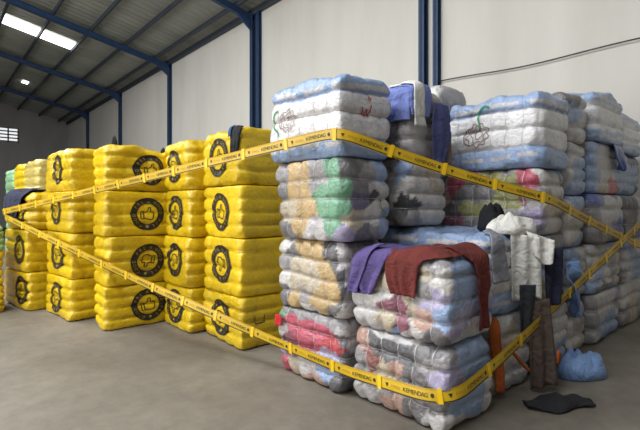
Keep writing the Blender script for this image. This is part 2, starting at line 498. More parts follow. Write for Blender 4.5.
class Flat:
    """2D drawing made of faces in metres, later laid on a surface"""
    def __init__(s): s.v = []; s.f = []; s.m = []; s.o = []
    def add(s, v, f, mi, layer):
        n = len(s.v); s.v += [tuple(q) for q in v]; s.f += [tuple(i + n for i in q) for q in f]; s.m += [mi] * len(f); s.o += [layer] * len(v)
    def ring(s, r0, r1, mi, layer, n=56, k=3):
        v = []; f = []
        for i in range(n):
            a = 2 * math.pi * i / n
            for j in range(k + 1):
                r = r0 + (r1 - r0) * j / k; v.append((r * math.cos(a), r * math.sin(a)))
        for i in range(n):
            for j in range(k):
                a, b = i * (k + 1) + j, ((i + 1) % n) * (k + 1) + j
                f.append((a, a + 1, b + 1, b))
        s.add(v, f, mi, layer)
    def stroke(s, pts, w, mi, layer, closed=False, step=0.02):
        P = [Vector(p) for p in pts]
        if closed: P.append(P[0])
        Q = [P[0]]
        for a, b in zip(P[:-1], P[1:]):
            m = max(1, int((b - a).length / step))
            Q += [a + (b - a) * (i / m) for i in range(1, m + 1)]
        v = []; f = []
        for i, p in enumerate(Q):
            t = (Q[min(i + 1, len(Q) - 1)] - Q[max(i - 1, 0)])
            n = Vector((-t.y, t.x)).normalized() if t.length > 0 else Vector((0, 1))
            v += [p + n * w / 2, p - n * w / 2]
        f = [(2 * i, 2 * i + 1, 2 * i + 3, 2 * i + 2) for i in range(len(Q) - 1)]
        s.add(v, f, mi, layer)
    def star(s, c, r, mi, layer):
        v = [c]
        for i in range(10):
            a = math.pi / 2 + i * math.pi / 5; q = r if i % 2 == 0 else r * 0.42
            v.append((c[0] + q * math.cos(a), c[1] + q * math.sin(a)))
        s.add(v, [(0, i + 1, (i + 1) % 10 + 1) for i in range(10)], mi, layer)
    def arc_text(s, text, rad, a0, a1, size, mi, layer):
        for i, ch in enumerate(text):
            if ch == ' ': continue
            a = a0 + (a1 - a0) * (i + 0.5) / len(text)
            v, f = glyph(ch)
            ca, sa = math.cos(a - math.pi / 2), math.sin(a - math.pi / 2)
            out = []
            for x, y in v * size:
                y += rad - 0.36 * size
                out.append((x * ca - y * sa, x * sa + y * ca))
            s.add(out, f, mi, layer)
    def text(s, text, x, y, size, width, mi, layer, slant=0.0):
        n = len(text)
        for i, ch in enumerate(text):
            if ch == ' ': continue
            v, f = glyph(ch)
            cx = x + width * (i + 0.5) / n
            s.add([(cx + a * size * 0.95 + b * size * slant, y + b * size) for a, b in v], f, mi, layer)

def emblem():
    e = Flat()
    e.ring(0.138, 0.222, 0, 0)
    e.arc_text('GOOD PRE', 0.180, R(250), R(110), 0.055, 1, 1)
    e.arc_text('GOOD PRE', 0.180, R(70), R(-70), 0.055, 1, 1)
    e.star((0, 0.172), 0.028, 1, 1); e.star((0, -0.172), 0.028, 1, 1)
    # outlined hand with raised thumb and cuff
    e.stroke([(-0.045, 0.015), (-0.008, 0.03), (0.006, 0.085), (0.032, 0.088), (0.036, 0.05), (0.03, 0.028), (0.075, 0.026), (0.086, 0.008),
              (0.08, -0.02), (0.078, -0.045), (0.066, -0.07), (0.02, -0.076), (-0.045, -0.06)], 0.013, 0, 0)
    e.stroke([(-0.05, 0.025), (-0.088, 0.025), (-0.088, -0.068), (-0.05, -0.068)], 0.013, 0, 0, closed=True)
    return e
EMB = emblem()

def lay(flat, b, face, s0, t0, rot, scale, name, mats, parent, off=0.007):
    v = np.array(flat.v); c, s = math.cos(rot), math.sin(rot)
    X = (v[:, 0] * c - v[:, 1] * s) * scale + s0; Y = (v[:, 0] * s + v[:, 1] * c) * scale + t0
    lay_ = np.array(flat.o)
    pos = b.surf(face_point(b, face, X, Y)) + FN[face] * (off + 0.003 * lay_)[:, None]
    return mesh_obj(name, pos, flat.f, mats, parent, True, flat.m)

def add_straps(b, root):
    def perim(ax):                                    # loop around the block in the plane normal to ax
        u, v = [i for i in range(3) if i != ax]
        hu, hv = b.h[u], b.h[v]; out = []
        nu, nv = int(hu * 2 / 0.04), int(hv * 2 / 0.04)
        out += [(-hu + 2 * hu * i / nu, -hv) for i in range(nu)] + [(hu, -hv + 2 * hv * i / nv) for i in range(nv)]
        out += [(hu - 2 * hu * i / nu, hv) for i in range(nu)] + [(-hu, hv - 2 * hv * i / nv) for i in range(nv)]
        return u, v, np.array(out)
    for ax, ln in ((2, b.zl), (0, b.xl)):
        u, v, pr = perim(ax)
        for c in ln[1:-1]:
            P = np.zeros((len(pr), 3)); P[:, u] = pr[:, 0]; P[:, v] = pr[:, 1]; P[:, ax] = c
            q = b.surf(P, 0.004)
            q[:, 2] = np.clip(q[:, 2], -b.h[2] + 0.001, b.h[2] - 0.001)
            w = np.zeros(3); w[ax] = 0.003
            V = np.concatenate([q - w, q + w]); n = len(q)
            F = [(i, (i + 1) % n, (i + 1) % n + n, i + n) for i in range(n)]
            mesh_obj('strap', V, F, M['strap'], root, True)

BALES = {}
def make_bale(key, name, b, loc, yaw, label, cat, group, colour, mat, straps=False):
    """loc = centre of the underside"""
    P, F = b.mesh()
    q = b.surf(P)
    q[:, 2] += b.h[2]
    me = bpy.data.meshes.new(name)
    me.vertices.add(len(q)); me.vertices.foreach_set('co', q.astype(np.float32).ravel())
    me.loops.add(F.size); me.loops.foreach_set('vertex_index', F.astype(np.int32).ravel())
    me.polygons.add(len(F)); me.polygons.foreach_set('loop_start', np.arange(0, F.size, 4, dtype=np.int32))
    me.polygons.foreach_set('use_smooth', np.ones(len(F), dtype=bool))
    me.update(calc_edges=True)
    ca = me.color_attributes.new('Col', 'FLOAT_COLOR', 'POINT')
    col = np.ones((len(q), 4), np.float32); col[:, :3] = colour(b, P)
    ca.data.foreach_set('color', col.ravel())
    me.materials.append(mat)
    o = link(bpy.data.objects.new(name, me))
    o.location = loc; o.rotation_euler = (0, 0, yaw)
    tag(o, label, cat, group)
    # children are laid out round the block's centre
    b.obj = o; b.loc = Vector(loc); b.yaw = yaw
    BALES[key] = b
    if straps: add_straps_to(b)
    return b
_surf = Bale.surf
def _surf_base(s, p, off=0.0, smooth=0.0):
    return _surf(s, p, off, smooth)
def child_shift(o, b):
    o.location = (0, 0, b.h[2]); return o
def add_straps_to(b):
    n0 = len(b.obj.children)
    add_straps(b, b.obj)
    for c in b.obj.children:
        if c.name.startswith('strap'): c.location = (0, 0, b.h[2])

def yellow_colour(seed, tone=YC):
    def f(b, P):
        k = 1 + 0.07 * wave(seed + 77, 5, 4.0)(P)
        c = np.array(tone)[None] * k[:, None]
        return np.clip(c, 0, 1)
    return f

# ---- yellow stacks.  corner = +X/-Y foot of the stack, turn = yaw, long side along X unless 'across'
def yellow_stack(key, corner, turn, levels, where, L=0.95, D=0.62, across=False, hs=(0.58, 0.65, 0.6, 0.66), face='-Y', emb_s=0.0,
                 tones=None, jitter=0.012, seed=0, emblem_on=True, level_names=('bottom', 'second from the floor', 'third from the floor', 'topmost')):
    ca, sa = math.cos(turn), math.sin(turn)
    z = 0
    rg = random.Random(seed)
    for i in range(levels):
        H = hs[i]
        l, d = (D, L) if across else (L, D)
        b = Bale(l, d, H, seed * 10 + i, zl=3, xl=3 if not across else 2, yl=2 if not across else 3, az=0.040, ax=0.014, ay=0.012, r=0.15 if i == levels - 1 else 0.12, lump=0.019 if i == levels - 1 else 0.014, fine=0.04)
        b.free = i == levels - 1
        jx, jy = rg.uniform(-jitter, jitter), rg.uniform(-jitter, jitter)
        cx = corner[0] - ca * l / 2 - sa * d / 2 + jx
        cy = corner[1] - sa * l / 2 + ca * d / 2 + jy
        tone = YC if not tones else tones[i]
        pos = level_names[i] if i < levels - 1 or levels == 1 else level_names[3]
        k = f'{key}{i}'
        make_bale(k, 'yellow_bale', b, (cx, cy, z + 0.004), turn + rg.uniform(-0.012, 0.012), f'yellow strapped bale, {pos} {where}',
                  'bale', 'yellow wrapped bales', yellow_colour(seed * 10 + i, tone), M['yfilm'])
        if emblem_on:
            o = lay(EMB, b, face, emb_s + rg.uniform(-0.03, 0.03), rg.uniform(-0.02, 0.02), rg.choice([0.1, -0.08, math.pi, 3.0, 0.0]), 0.98 if H > 0.55 else 0.85,
                    'printed_emblem', [M['ink'], M['yink']], b.obj)
            o['label'] = 'round black printed emblem with a thumbs-up hand'
            o.location = (0, 0, b.h[2])
        z += H
    return z

yellow_stack('Y1_', (-4.15, 2.54), 0.0, 4, 'of the stack touching the white bales', seed=1, emb_s=0.0, D=0.74)
yellow_stack('Y2_', (-5.13, 2.40), R(1), 4, 'of the second stack left of the white bales', seed=2, emb_s=-0.02, L=0.80, hs=(0.56, 0.64, 0.6, 0.65))
yellow_stack('Y3_', (-5.95, 1.65), 0.0, 4, 'of the stack whose emblems face us squarely', seed=3, across=True, L=1.04, emb_s=0.03, face='+X', hs=(0.56, 0.64, 0.59, 0.62), D=0.6)
yellow_stack('Y4_', (-6.74, 1.44), R(6), 4, 'of the yellow stack right of the navy cloth', seed=4, L=1.08, emb_s=-0.02, hs=(0.58, 0.64, 0.58, 0.62))
yellow_stack('Y5_', (-7.88, 1.09), R(9), 3, 'of the lower yellow stack under navy cloth', seed=5, L=1.08, emb_s=0.22, hs=(0.58, 0.64, 0.6))
CREAM = srgb(204, 184, 100)
yellow_stack('Y6_', (-9.12, 1.40), R(3), 4, 'of the far cream-topped stack', seed=6, tones=[YC, YC, YC, CREAM], hs=(0.58, 0.64, 0.6, 0.62), emblem_on=False)
yellow_stack('Y7_', (-10.15, 1.36), R(3), 4, 'of the far stack between cream and green ones', seed=7, hs=(0.58, 0.64, 0.6, 0.62), emblem_on=False)
MINT = srgb(150, 196, 150); OLIVE = srgb(186, 184, 120)
yellow_stack('Y8_', (-11.2, 1.33), R(3), 4, 'of the farthest stack with a pale green top', seed=8, tones=[YC, MINT, OLIVE, MINT], hs=(0.58, 0.64, 0.6, 0.6), emblem_on=False)
yellow_stack('Y9_', (-8.05, 0.30), R(2), 3, 'of the low stack at the left edge', seed=9, L=0.8, D=0.58, tones=[YC, YC, MINT], hs=(0.42, 0.5, 0.42), emblem_on=False)
for k, l in (('Y8_3', 'pale green strapped bale topping the farthest stack'), ('Y8_2', 'pale olive strapped bale under the farthest green top bale'),
             ('Y8_1', 'pale green strapped bale low in the farthest stack'), ('Y6_3', 'pale cream-yellow strapped bale topping a far stack'),
             ('Y9_2', 'pale mint green bale topping the low stack at the left edge')):
    BALES[k].obj['label'] = l
    BALES[k].obj.name = 'green_bale' if 'green' in l or 'olive' in l else 'cream_bale'

# ---- clothing bales in clear or printed film
G1, G2, G3, G4 = srgb(150, 146, 148), srgb(112, 110, 112), srgb(80, 80, 84), srgb(196, 192, 192)
WH, BE, TAN = srgb(214, 210, 206), srgb(196, 182, 158), srgb(196, 164, 108)
MI, PK, MA, LI, OL = srgb(110, 168, 132), srgb(190, 70, 96), srgb(136, 70, 92), srgb(172, 164, 196), srgb(146, 146, 84)
BL, BK, NV, RD, SK = BLUE, srgb(34, 34, 38), srgb(52, 58, 110), srgb(186, 44, 54), srgb(190, 152, 136)
PAL = [G1, G1, G2, G4, WH, WH, BE, G4]

def cloth_bale(key, corner, z, L, D, H, seed, label, seeds=(), palette=PAL, nrand=26, printed=False, straps=True, turn=0.0, xl=4, zl=3, yl=3, res=0.026,
               az=0.042, ax=0.033, name='clothing_bale'):
    """corner = +X/-Y foot"""
    b = Bale(L, D, H, seed, zl=zl, xl=xl, yl=yl, az=az, ax=ax, ay=0.012, r=0.15, lump=0.014, fine=0.05, res=res)
    b.free = key in ('A3', 'B1', 'C1', 'F3', 'G3', 'E3', 'H4', 'I4', 'J4')
    ca, sa = math.cos(turn), math.sin(turn)
    cx = corner[0] - ca * L / 2 - sa * D / 2
    cy = corner[1] - sa * L / 2 + ca * D / 2
    if printed: col = lambda b, P: printed_colour(b, P, seed)
    else: col = lambda b, P: colour_patches(b, P, list(seeds), palette, nrand, seed)
    return make_bale(key, name, b, (cx, cy, z + 0.004), turn, label, 'bale', 'clothing bales in clear film', col, M['film'], straps)

# column A: the left end of the white pile
cloth_bale('A0', (-2.61, 2.55), 0.0, 0.93, 0.64, 0.63, 101, 'clear-wrapped bale with red and pink clothes, on the floor beside yellow bales', R and [
    (-0.52, 0.62, PK), (-0.05, 0.62, PK), (0.43, 0.55, PK), (0.73, 0.2, RD), (-0.05, 0.1, PK), (-0.90, 0.75, MI), (-0.82, 0.3, G4), (-0.88, -0.4, LI), (-0.82, -0.8, PK),
    (-0.40, -0.15, MA), (-0.35, -0.65, BE), (0.07, -0.55, G4), (0.31, -0.85, SK), (0.67, -0.5, BL), (0.73, -0.2, LI), (1.14, 0.5, G2), (1.20, -0.1, G2), (1.08, -0.75, G3), (0.55, 0.9, G1), (-0.17, 0.95, G1)],
    res=0.018)
cloth_bale('A1', (-2.61, 2.55), 0.63, 0.93, 0.64, 0.66, 102, 'clear-wrapped bale of tan and grey clothes below the mint-green one', [
    (-0.76, 0.75, WH), (-0.46, 0.6, G2), (-0.05, 0.7, TAN), (0.31, 0.6, TAN), (0.73, 0.6, G3), (1.08, 0.6, G4), (-0.70, 0.2, G1), (-0.29, 0.2, BE), (0.19, 0.2, BE), (0.61, 0.2, TAN), (1.02, 0.15, G3),
    (-0.82, -0.2, WH), (-0.29, -0.25, BE), (0.19, -0.2, BE), (0.55, -0.3, TAN), (1.02, -0.3, G3), (-0.76, -0.75, G2), (-0.29, -0.75, TAN), (0.01, -0.6, G1), (0.37, -0.75, TAN), (0.78, -0.75, G2), (1.14, -0.8, WH)],
    res=0.018)
cloth_bale('A2', (-2.55, 2.52), 1.29, 1.00, 0.68, 0.72, 103, 'clear-wrapped bale with mint green and tan patches under the printed bale', [
    (-0.73, 0.7, G1), (-0.11, 0.75, TAN), (-0.32, 0.3, TAN), (0.25, 0.7, G1), (0.69, 0.7, MI), (0.60, 0.25, MI), (1.06, 0.2, MI), (0.96, -0.2, MI), (1.29, 0.75, G2), (1.86, 0.6, G1), (-0.82, 0.2, G2),
    (-0.47, -0.2, BE), (-0.02, -0.2, TAN), (-0.11, -0.55, TAN), (-0.73, -0.75, G2), (0.25, -0.85, G4), (0.69, -0.6, MI), (0.51, 0.0, MI), (1.63, 0.0, srgb(100, 92, 124)), (1.75, 0.3, G2), (2.13, 0.0, BK), (1.40, -0.5, BE),
    (1.97, -0.5, WH), (1.86, -0.85, G2), (1.18, -0.85, LI), (2.66, 0.6, BL), (2.82, 0.75, BL), (2.59, 0.3, WH), (2.66, -0.1, WH), (2.73, -0.6, BL), (2.43, -0.7, BL)], res=0.018)
A3 = cloth_bale('A3', (-2.55, 2.49), 2.01, 1.06, 0.70, 0.74, 104, 'white film bale with pale blue bands topping the pile beside yellow stacks', printed=True, res=0.014, xl=5, zl=3, ax=0.018, az=0.045)
# column B: the short front column
cloth_bale('B0', (-1.66, 2.64), 0.0, 0.93, 0.68, 0.60, 105, 'grey clear-wrapped bale on the floor at the front, tape across it', [
    (-0.85, 0.7, SK), (-0.4, 0.65, G3), (-0.1, 0.6, G3), (0.25, 0.6, G3), (0.5, 0.7, G2), (0.75, 0.5, G1), (-0.5, 0.15, srgb(140, 84, 74)), (-0.2, 0.05, BE), (0.1, 0.2, SK), (0.4, 0.15, G2), (-0.8, 0.0, G1),
    (-0.85, -0.5, G4), (-0.5, -0.4, G1), (-0.2, -0.4, G1), (-0.1, -0.75, SK), (-0.5, -0.85, G4), (0.2, -0.3, G2), (0.5, -0.2, G1), (0.3, -0.75, G2), (0.7, -0.4, G2), (0.7, -0.8, G4), (0.9, 0.3, LI)],
    palette=[BL, WH, WH, BL, G4, WH], nrand=20, res=0.018, xl=5)
cloth_bale('B1', (-1.65, 2.63), 0.60, 0.95, 0.70, 0.66, 106, 'clear-wrapped bale of beige and mauve clothes under the purple and maroon sweaters', [
    (-0.8, 0.7, G4), (-0.3, 0.75, BE), (0.0, 0.7, BE), (0.35, 0.7, BE), (0.7, 0.75, G1), (0.85, 0.5, WH), (-0.75, 0.2, G4), (-0.45, 0.25, BE), (-0.15, 0.2, BE), (0.2, 0.2, BE), (0.5, 0.15, G1), (0.75, 0.1, LI),
    (-0.7, -0.3, G4), (-0.35, -0.1, WH), (-0.2, -0.4, MA), (0.05, -0.3, MA), (0.1, -0.7, MA), (-0.3, -0.7, BE), (-0.6, -0.8, G4), (0.3, -0.25, BE), (0.6, -0.3, SK), (0.4, -0.75, WH), (0.7, -0.8, G2), (0.95, -0.3, BL)],
    palette=[BL, WH, WH, BL, LI, WH], nrand=22, res=0.018, xl=5)
# column C: behind B, its end shows to the right
cloth_bale('C0', (-1.72, 3.42), 0.0, 1.1, 0.74, 0.66, 107, 'grey bale on the floor with orange strips beside the brown cloth', palette=[G1, G1, G4, G2, BE, srgb(150, 120, 104)], nrand=26)
cloth_bale('C1', (-1.74, 3.40), 0.66, 1.25, 0.76, 0.74, 108, 'white film bale with pale blue bands under the white shirt', printed=True, res=0.016)
# column F: behind A
for i in range(2):
    cloth_bale(f'F{i}', (-3.05, 3.35), 0.70 * i, 0.8, 0.62, 0.70, 110 + i, f'grey wrapped bale hidden behind the tan one, {["on the floor", "second up"][i]}', straps=False, res=0.04)
cloth_bale('F2', (-2.47, 3.32), 1.40, 1.0, 0.62, 0.66, 113, 'grey and white quilted-looking bale behind the mint-green one', [
    (0.2, 0.8, G1), (0.5, 0.8, G2), (0.8, 0.8, BL), (0.4, 0.3, BE), (0.6, 0.3, G4), (0.75, 0.3, BL), (0.9, 0.2, WH), (0.4, -0.2, G2), (0.7, -0.2, WH), (0.85, -0.3, BK), (0.4, -0.7, G1), (0.7, -0.75, G2)], palette=PAL + [BL])
cloth_bale('F3', (-2.47, 3.30), 2.06, 1.0, 0.64, 0.69, 114, 'white and grey bale under a periwinkle cloth, high beside the banded bale', [
    (0.3, 0.0, WH), (0.6, 0.3, WH), (0.7, 0.0, G1), (0.5, -0.5, G2), (0.8, -0.5, G4), (0.3, -0.7, SK)], palette=[G4, WH, G1, G4])
# column G and E: second row
for i in range(3):
    cloth_bale(f'G{i}', (-2.82, 4.26), 0.68 * i, 0.95, 0.64, 0.68, 116 + i, f'wrapped bale at the heart of the pile, {["on the floor", "second up", "third up"][i]}', straps=False, res=0.04)
cloth_bale('G3', (-2.74, 4.22), 2.04, 0.95, 0.66, 0.92, 119, 'clear bag-like bale of white and orange clothes at the back top', palette=[G4, WH, G1, srgb(206, 140, 110), WH, G2])
for i in range(2):
    cloth_bale(f'E{i}', (-1.66, 4.26), 0.66 * i, 1.08, 0.64, 0.66, 121 + i, ['grey bale on the floor behind the pale blue sack', 'grey and pale bale behind the hanging navy cloth'][i], palette=PAL + [BL, BL])
cloth_bale('E2', (-1.66, 4.22), 1.32, 1.10, 0.66, 0.64, 124, 'clear-wrapped bale with olive and magenta patches under the banded one', [
    (-0.85, 0.3, SK), (-0.7, 0.5, PK), (-0.5, 0.2, G2), (-0.2, 0.3, G2), (0.1, 0.6, OL), (0.3, 0.2, OL), (0.5, 0.5, OL), (0.62, 0.3, MA), (0.75, 0.7, PK), (0.8, 0.2, G1), (-0.7, -0.3, G2), (-0.3, -0.2, OL), (0.1, -0.2, OL),
    (0.3, -0.4, G4), (-0.6, -0.7, MA), (-0.3, -0.75, G2), (0.0, -0.7, WH), (0.4, -0.8, WH), (0.7, -0.5, LI)], palette=[G1, WH, BL, G4], res=0.02, xl=5)
E3 = cloth_bale('E3', (-1.66, 4.20), 1.96, 1.05, 0.7, 0.76, 125, 'large white film bale with pale blue bands and brown scribbled emblem', printed=True, res=0.014, xl=5, zl=3, ax=0.018, az=0.045, turn=R(-2))
# columns H, I, J: the right-hand flank running back to the wall
PALF = [G1, G4, WH, BE, BL, G2, WH, BL, G1]
def flank(key, corner, D, L, hs, seed, where, specials={}):
    z = 0
    nm = ['bottom', 'second from the floor', 'third from the floor', 'fourth from the floor', 'topmost']
    for i, h in enumerate(hs):
        pr = specials.get(i) == 'print'
        pal = specials.get(i) if isinstance(specials.get(i), list) else PALF
        cloth_bale(f'{key}{i}', (corner[0] + random.Random(seed + i).uniform(-0.05, 0.05), corner[1]), z, L, D, h, seed + i, f'strapped clothing bale, {nm[i]} {where}',
                   palette=pal, printed=pr, xl=3, zl=2 + (i % 2), res=0.03, nrand=24, yl=2 if D < 0.8 else 4)
        z += h
flank('H', (-1.68, 4.94), 0.60, 0.9, (0.58, 0.57, 0.56, 0.57, 0.56), 131, 'in the narrow column beside the olive-patched bale', {4: [G2, G3, WH, G4, BL], 3: [WH, BL, G4]})
flank('I', (-1.64, 5.58), 1.06, 0.9, (0.58, 0.58, 0.58, 0.60, 0.62), 141, 'in the second column from the right edge', {4: 'print', 2: [NV, srgb(100, 110, 180), G4, G1, RD], 3: [WH, RD, G1, BE, BL]})
flank('J', (-1.66, 6.70), 1.10, 0.9, (0.58, 0.58, 0.58, 0.56, 0.56), 151, 'in the column at the right edge', {4: 'print', 3: [NV, BL, BL], 2: [G2, G3, NV, G4]})

# ---- printed marks on the banded bales
def scribble():
    """brown curled outline with a mane, like the one printed on the white film"""
    e = Flat()
    def loop(cx, cy, rx, ry, n, wob, ph, a0=0, a1=6.283):
        return [(cx + (rx + wob * math.sin(n * a + ph)) * math.cos(a), cy + (ry + wob * math.sin(n * a + ph)) * math.sin(a)) for a in np.linspace(a0, a1, 40)]
    e.stroke(loop(0, 0, 0.105, 0.105, 9, 0.014, 0), 0.009, 0, 0)
    e.stroke(loop(0.005, 0.0, 0.07, 0.075, 5, 0.01, 1), 0.008, 0, 0)
    e.stroke(loop(0.01, -0.005, 0.035, 0.04, 3, 0.006, 2), 0.007, 0, 0)
    e.stroke([(-0.03, 0.03), (0.0, 0.04), (0.04, 0.03)], 0.010, 0, 0)
    e.stroke([(-0.10, -0.07), (-0.14, -0.02), (-0.13, 0.05), (-0.09, 0.09)], 0.011, 0, 0)
    return e
def letter_w():
    e = Flat()
    e.stroke([(-0.06, 0.05), (-0.035, -0.05), (0.0, 0.03), (0.03, -0.05), (0.065, 0.06)], 0.014, 0, 0)
    e.stroke([(0.03, 0.11), (0.05, 0.15), (0.075, 0.12), (0.05, 0.10)], 0.012, 0, 0)
    return e
def green_c(flip=1):
    e = Flat()
    e.stroke([(0.06 * math.cos(a) * flip, 0.10 * math.sin(a)) for a in np.linspace(R(70), R(250), 16)], 0.022, 0, 0)
    e.stroke([(-0.02 * flip, -0.095), (0.03 * flip, -0.15), (0.035 * flip, -0.19)], 0.018, 0, 0)
    return e
def mark(flat, key, face, s, t, rot, sc, name, mat, label):
    b = BALES[key]
    o = lay(flat, b, face, s, t, rot, sc, name, [mat], b.obj)
    o.location = (0, 0, b.h[2]); o['label'] = label
mark(green_c(), 'A3', '-Y', -0.36, 0.03, 0.1, 0.85, 'printed_mark', M['green'], 'green printed curl')
mark(scribble(), 'A3', '-Y', -0.18, 0.0, 0, 0.95, 'printed_mark', M['brown_ink'], 'brown printed line drawing')
mark(letter_w(), 'A3', '+X', -0.02, 0.03, 0.2, 0.85, 'printed_mark', M['red_ink'], 'red printed letter marks')
mark(green_c(), 'E3', '-Y', -0.06, 0.18, -0.5, 0.9, 'printed_mark', M['green'], 'green printed curl')
mark(scribble(), 'E3', '-Y', -0.13, -0.03, 0.3, 1.05, 'printed_mark', M['brown_ink'], 'brown printed line drawing')
mark(green_c(), 'A2', '+X', 0.18, -0.06, 0.2, 0.45, 'printed_mark', M['green'], 'small green printed curl')
# the faint bracket on the lowest yellow bale's right side
br = Flat(); br.stroke([(-0.09, 0.06), (-0.09, -0.06), (0.09, -0.06), (0.09, 0.06)], 0.014, 0, 0)
mark(br, 'Y1_0', '+X', -0.10, 0.03, 0.12, 0.75, 'printed_mark', M['ink'], 'thin black bracket mark')

# ------------------------------------------------------------------ garments
def to_world(b, q):
    c, s = math.cos(b.yaw), math.sin(b.yaw)
    out = np.empty_like(q)
    out[:, 0] = q[:, 0] * c - q[:, 1] * s + b.loc.x
    out[:, 1] = q[:, 0] * s + q[:, 1] * c + b.loc.y
    out[:, 2] = q[:, 2] + b.h[2] + b.loc.z
    return out

def drape_grid(b, face, rows, nu=22, nv=36, off=0.022, fold=0.010, nf=4.0, seed=1, top_wrinkle=0.012):
    """rows: (v, u_left, u_right); v<0 lies on top that far in from the edge, v>0 hangs that far down the face"""
    rows = np.array(rows, float)
    t = np.linspace(0, 1, nv); ti = np.linspace(0, 1, len(rows))
    v = np.interp(t, ti, rows[:, 0]); ul = np.interp(t, ti, rows[:, 1]); ur = np.interp(t, ti, rows[:, 2])
    k = np.ones(5) / 5
    sm = lambda a: np.convolve(np.pad(a, 2, mode='edge'), k, 'valid')
    ul, ur = sm(ul), sm(ur)
    s = np.linspace(0, 1, nu)
    U = ul[:, None] + (ur - ul)[:, None] * s[None]
    V = np.repeat(v[:, None], nu, 1)
    hz = b.h[2]
    Vc = np.clip(V, None, 2 * hz - 0.1)
    if face == '-Y':
        p = np.stack([U, np.where(V < 0, -b.h[1] - V, -b.h[1]), np.where(V < 0, hz, hz - Vc)], -1)
    else:
        p = np.stack([np.where(V < 0, b.h[0] + V, b.h[0]), U, np.where(V < 0, hz, hz - Vc)], -1)
    p = p.reshape(-1, 3)
    lim = b.h * 0.999
    pc = np.clip(p, -lim - np.array([0, 0, 0]), lim)
    pc = np.clip(p, -b.h, b.h)
    q = b.surf(pc, off, 0.75)
    q += (p - pc)
    drop = (V - Vc).reshape(-1)
    q[:, 2] -= drop
    down = np.clip(V.reshape(-1) / 0.25, 0, 1)
    ww = wave(seed, 6, 9.0)(p)
    fl = fold * np.sin(nf * 6.283 * np.tile(s, nv) + 1.2 * ww + seed) * (0.35 + 0.65 * down) + fold * 0.6
    q += FN[face][None] * (fl * down)[:, None]
    q[:, 2] += (np.abs(ww) * top_wrinkle) * (1 - down)
    idx = np.arange(nv * nu).reshape(nv, nu)
    f = np.stack([idx[:-1, :-1], idx[:-1, 1:], idx[1:, 1:], idx[1:, :-1]], -1).reshape(-1, 4)
    return to_world(b, q), f

def garment(name, parts, mat, label, cat, thick=0.008, pieces=None):
    V = []; F = []; n = 0
    for v, f in parts:
        V.append(v); F.append(f + n); n += len(v)
    V = np.concatenate(V); F = np.concatenate(F)
    c = V.mean(0); c[2] = V[:, 2].min()
    o = mesh_obj(name, V - c, F, mat, None, True)
    o.location = c
    m = o.modifiers.new('cloth_thickness', 'SOLIDIFY'); m.thickness = thick; m.offset = 0
    return tag(o, label, cat)

def add_piece(o, name, part, mat, thick=0.008, label=None):
    v, f = part
    p = mesh_obj(name, v - np.array(o.location), f, mat, o, True)
    m = p.modifiers.new('cloth_thickness', 'SOLIDIFY'); m.thickness = thick; m.offset = 0
    if label: p['label'] = label
    return p

def hang_grid(top_l, top_r, length, seed=1, nu=16, nv=26, fold=0.02, nf=3.0, taper=0.9, lean=(0, 0), out=(1, 0, 0), belly=0.0, hem=0.02):
    """cloth hanging from a short top edge"""
    a, b_ = np.array(top_l, float), np.array(top_r, float)
    s = np.linspace(0, 1, nu); t = np.linspace(0, 1, nv)
    rg = np.random.RandomState(seed)
    ph = rg.uniform(0, 6.28)
    out = np.array(out, float); out /= np.linalg.norm(out)
    V = []
    for tv in t:
        w = 1 + (taper - 1) * tv
        for sv in s:
            c = (a + b_) / 2 + (b_ - a) * (sv - 0.5) * w
            z = -length * tv * (1 + hem * math.sin(5 * sv + ph))
            o = fold * math.sin(nf * 6.283 * sv + ph + 1.3 * tv) * (0.3 + 0.7 * tv) + belly * math.sin(math.pi * tv)
            V.append(c + out * o + np.array([lean[0] * tv, lean[1] * tv, z]))
    idx = np.arange(nv * nu).reshape(nv, nu)
    f = np.stack([idx[:-1, :-1], idx[:-1, 1:], idx[1:, 1:], idx[1:, :-1]], -1).reshape(-1, 4)
    return np.array(V), f

def heap_grid(c, rx, ry, h, seed, yaw=0.0, nu=40, nv=14, rough=0.25, base=0.0):
    """crumpled garment lying in a lump: wrinkled dome with a ragged outline"""
    rg = np.random.RandomState(seed)
    w1, w2, w3 = wave(seed, 7, 2.2), wave(seed + 1, 8, 5.0), wave(seed + 2, 5, 1.4)
    V = []
    for j in range(nv):
        t = j / (nv - 1)
        for i in range(nu):
            a = 2 * math.pi * i / nu
            d = np.array([[math.cos(a), math.sin(a), t]])
            rr = t * (1 + rough * 0.3 * float(w1(d)[0]))
            cr = np.array([[t * math.cos(a) * 1.6, t * math.sin(a) * 1.6, 0.3]])
            z = h * math.sqrt(max(0, 1 - t ** 2)) * (1 + 0.16 * float(w2(cr)[0])) + 0.22 * h * abs(float(w3(cr * 2.5)[0])) * (1 - t) + 0.008
            x, y = rr * rx * math.cos(a), rr * ry * math.sin(a)
            V.append((c[0] + x * math.cos(yaw) - y * math.sin(yaw), c[1] + x * math.sin(yaw) + y * math.cos(yaw), c[2] + max(0.006, z * (1 if t < 0.98 else 0.1))))
    idx = np.arange(nu * nv).reshape(nv, nu)
    nx = np.roll(idx, -1, 1)
    f = np.stack([idx[:-1], idx[1:], nx[1:], nx[:-1]], -1).reshape(-1, 4)
    return np.array(V), f

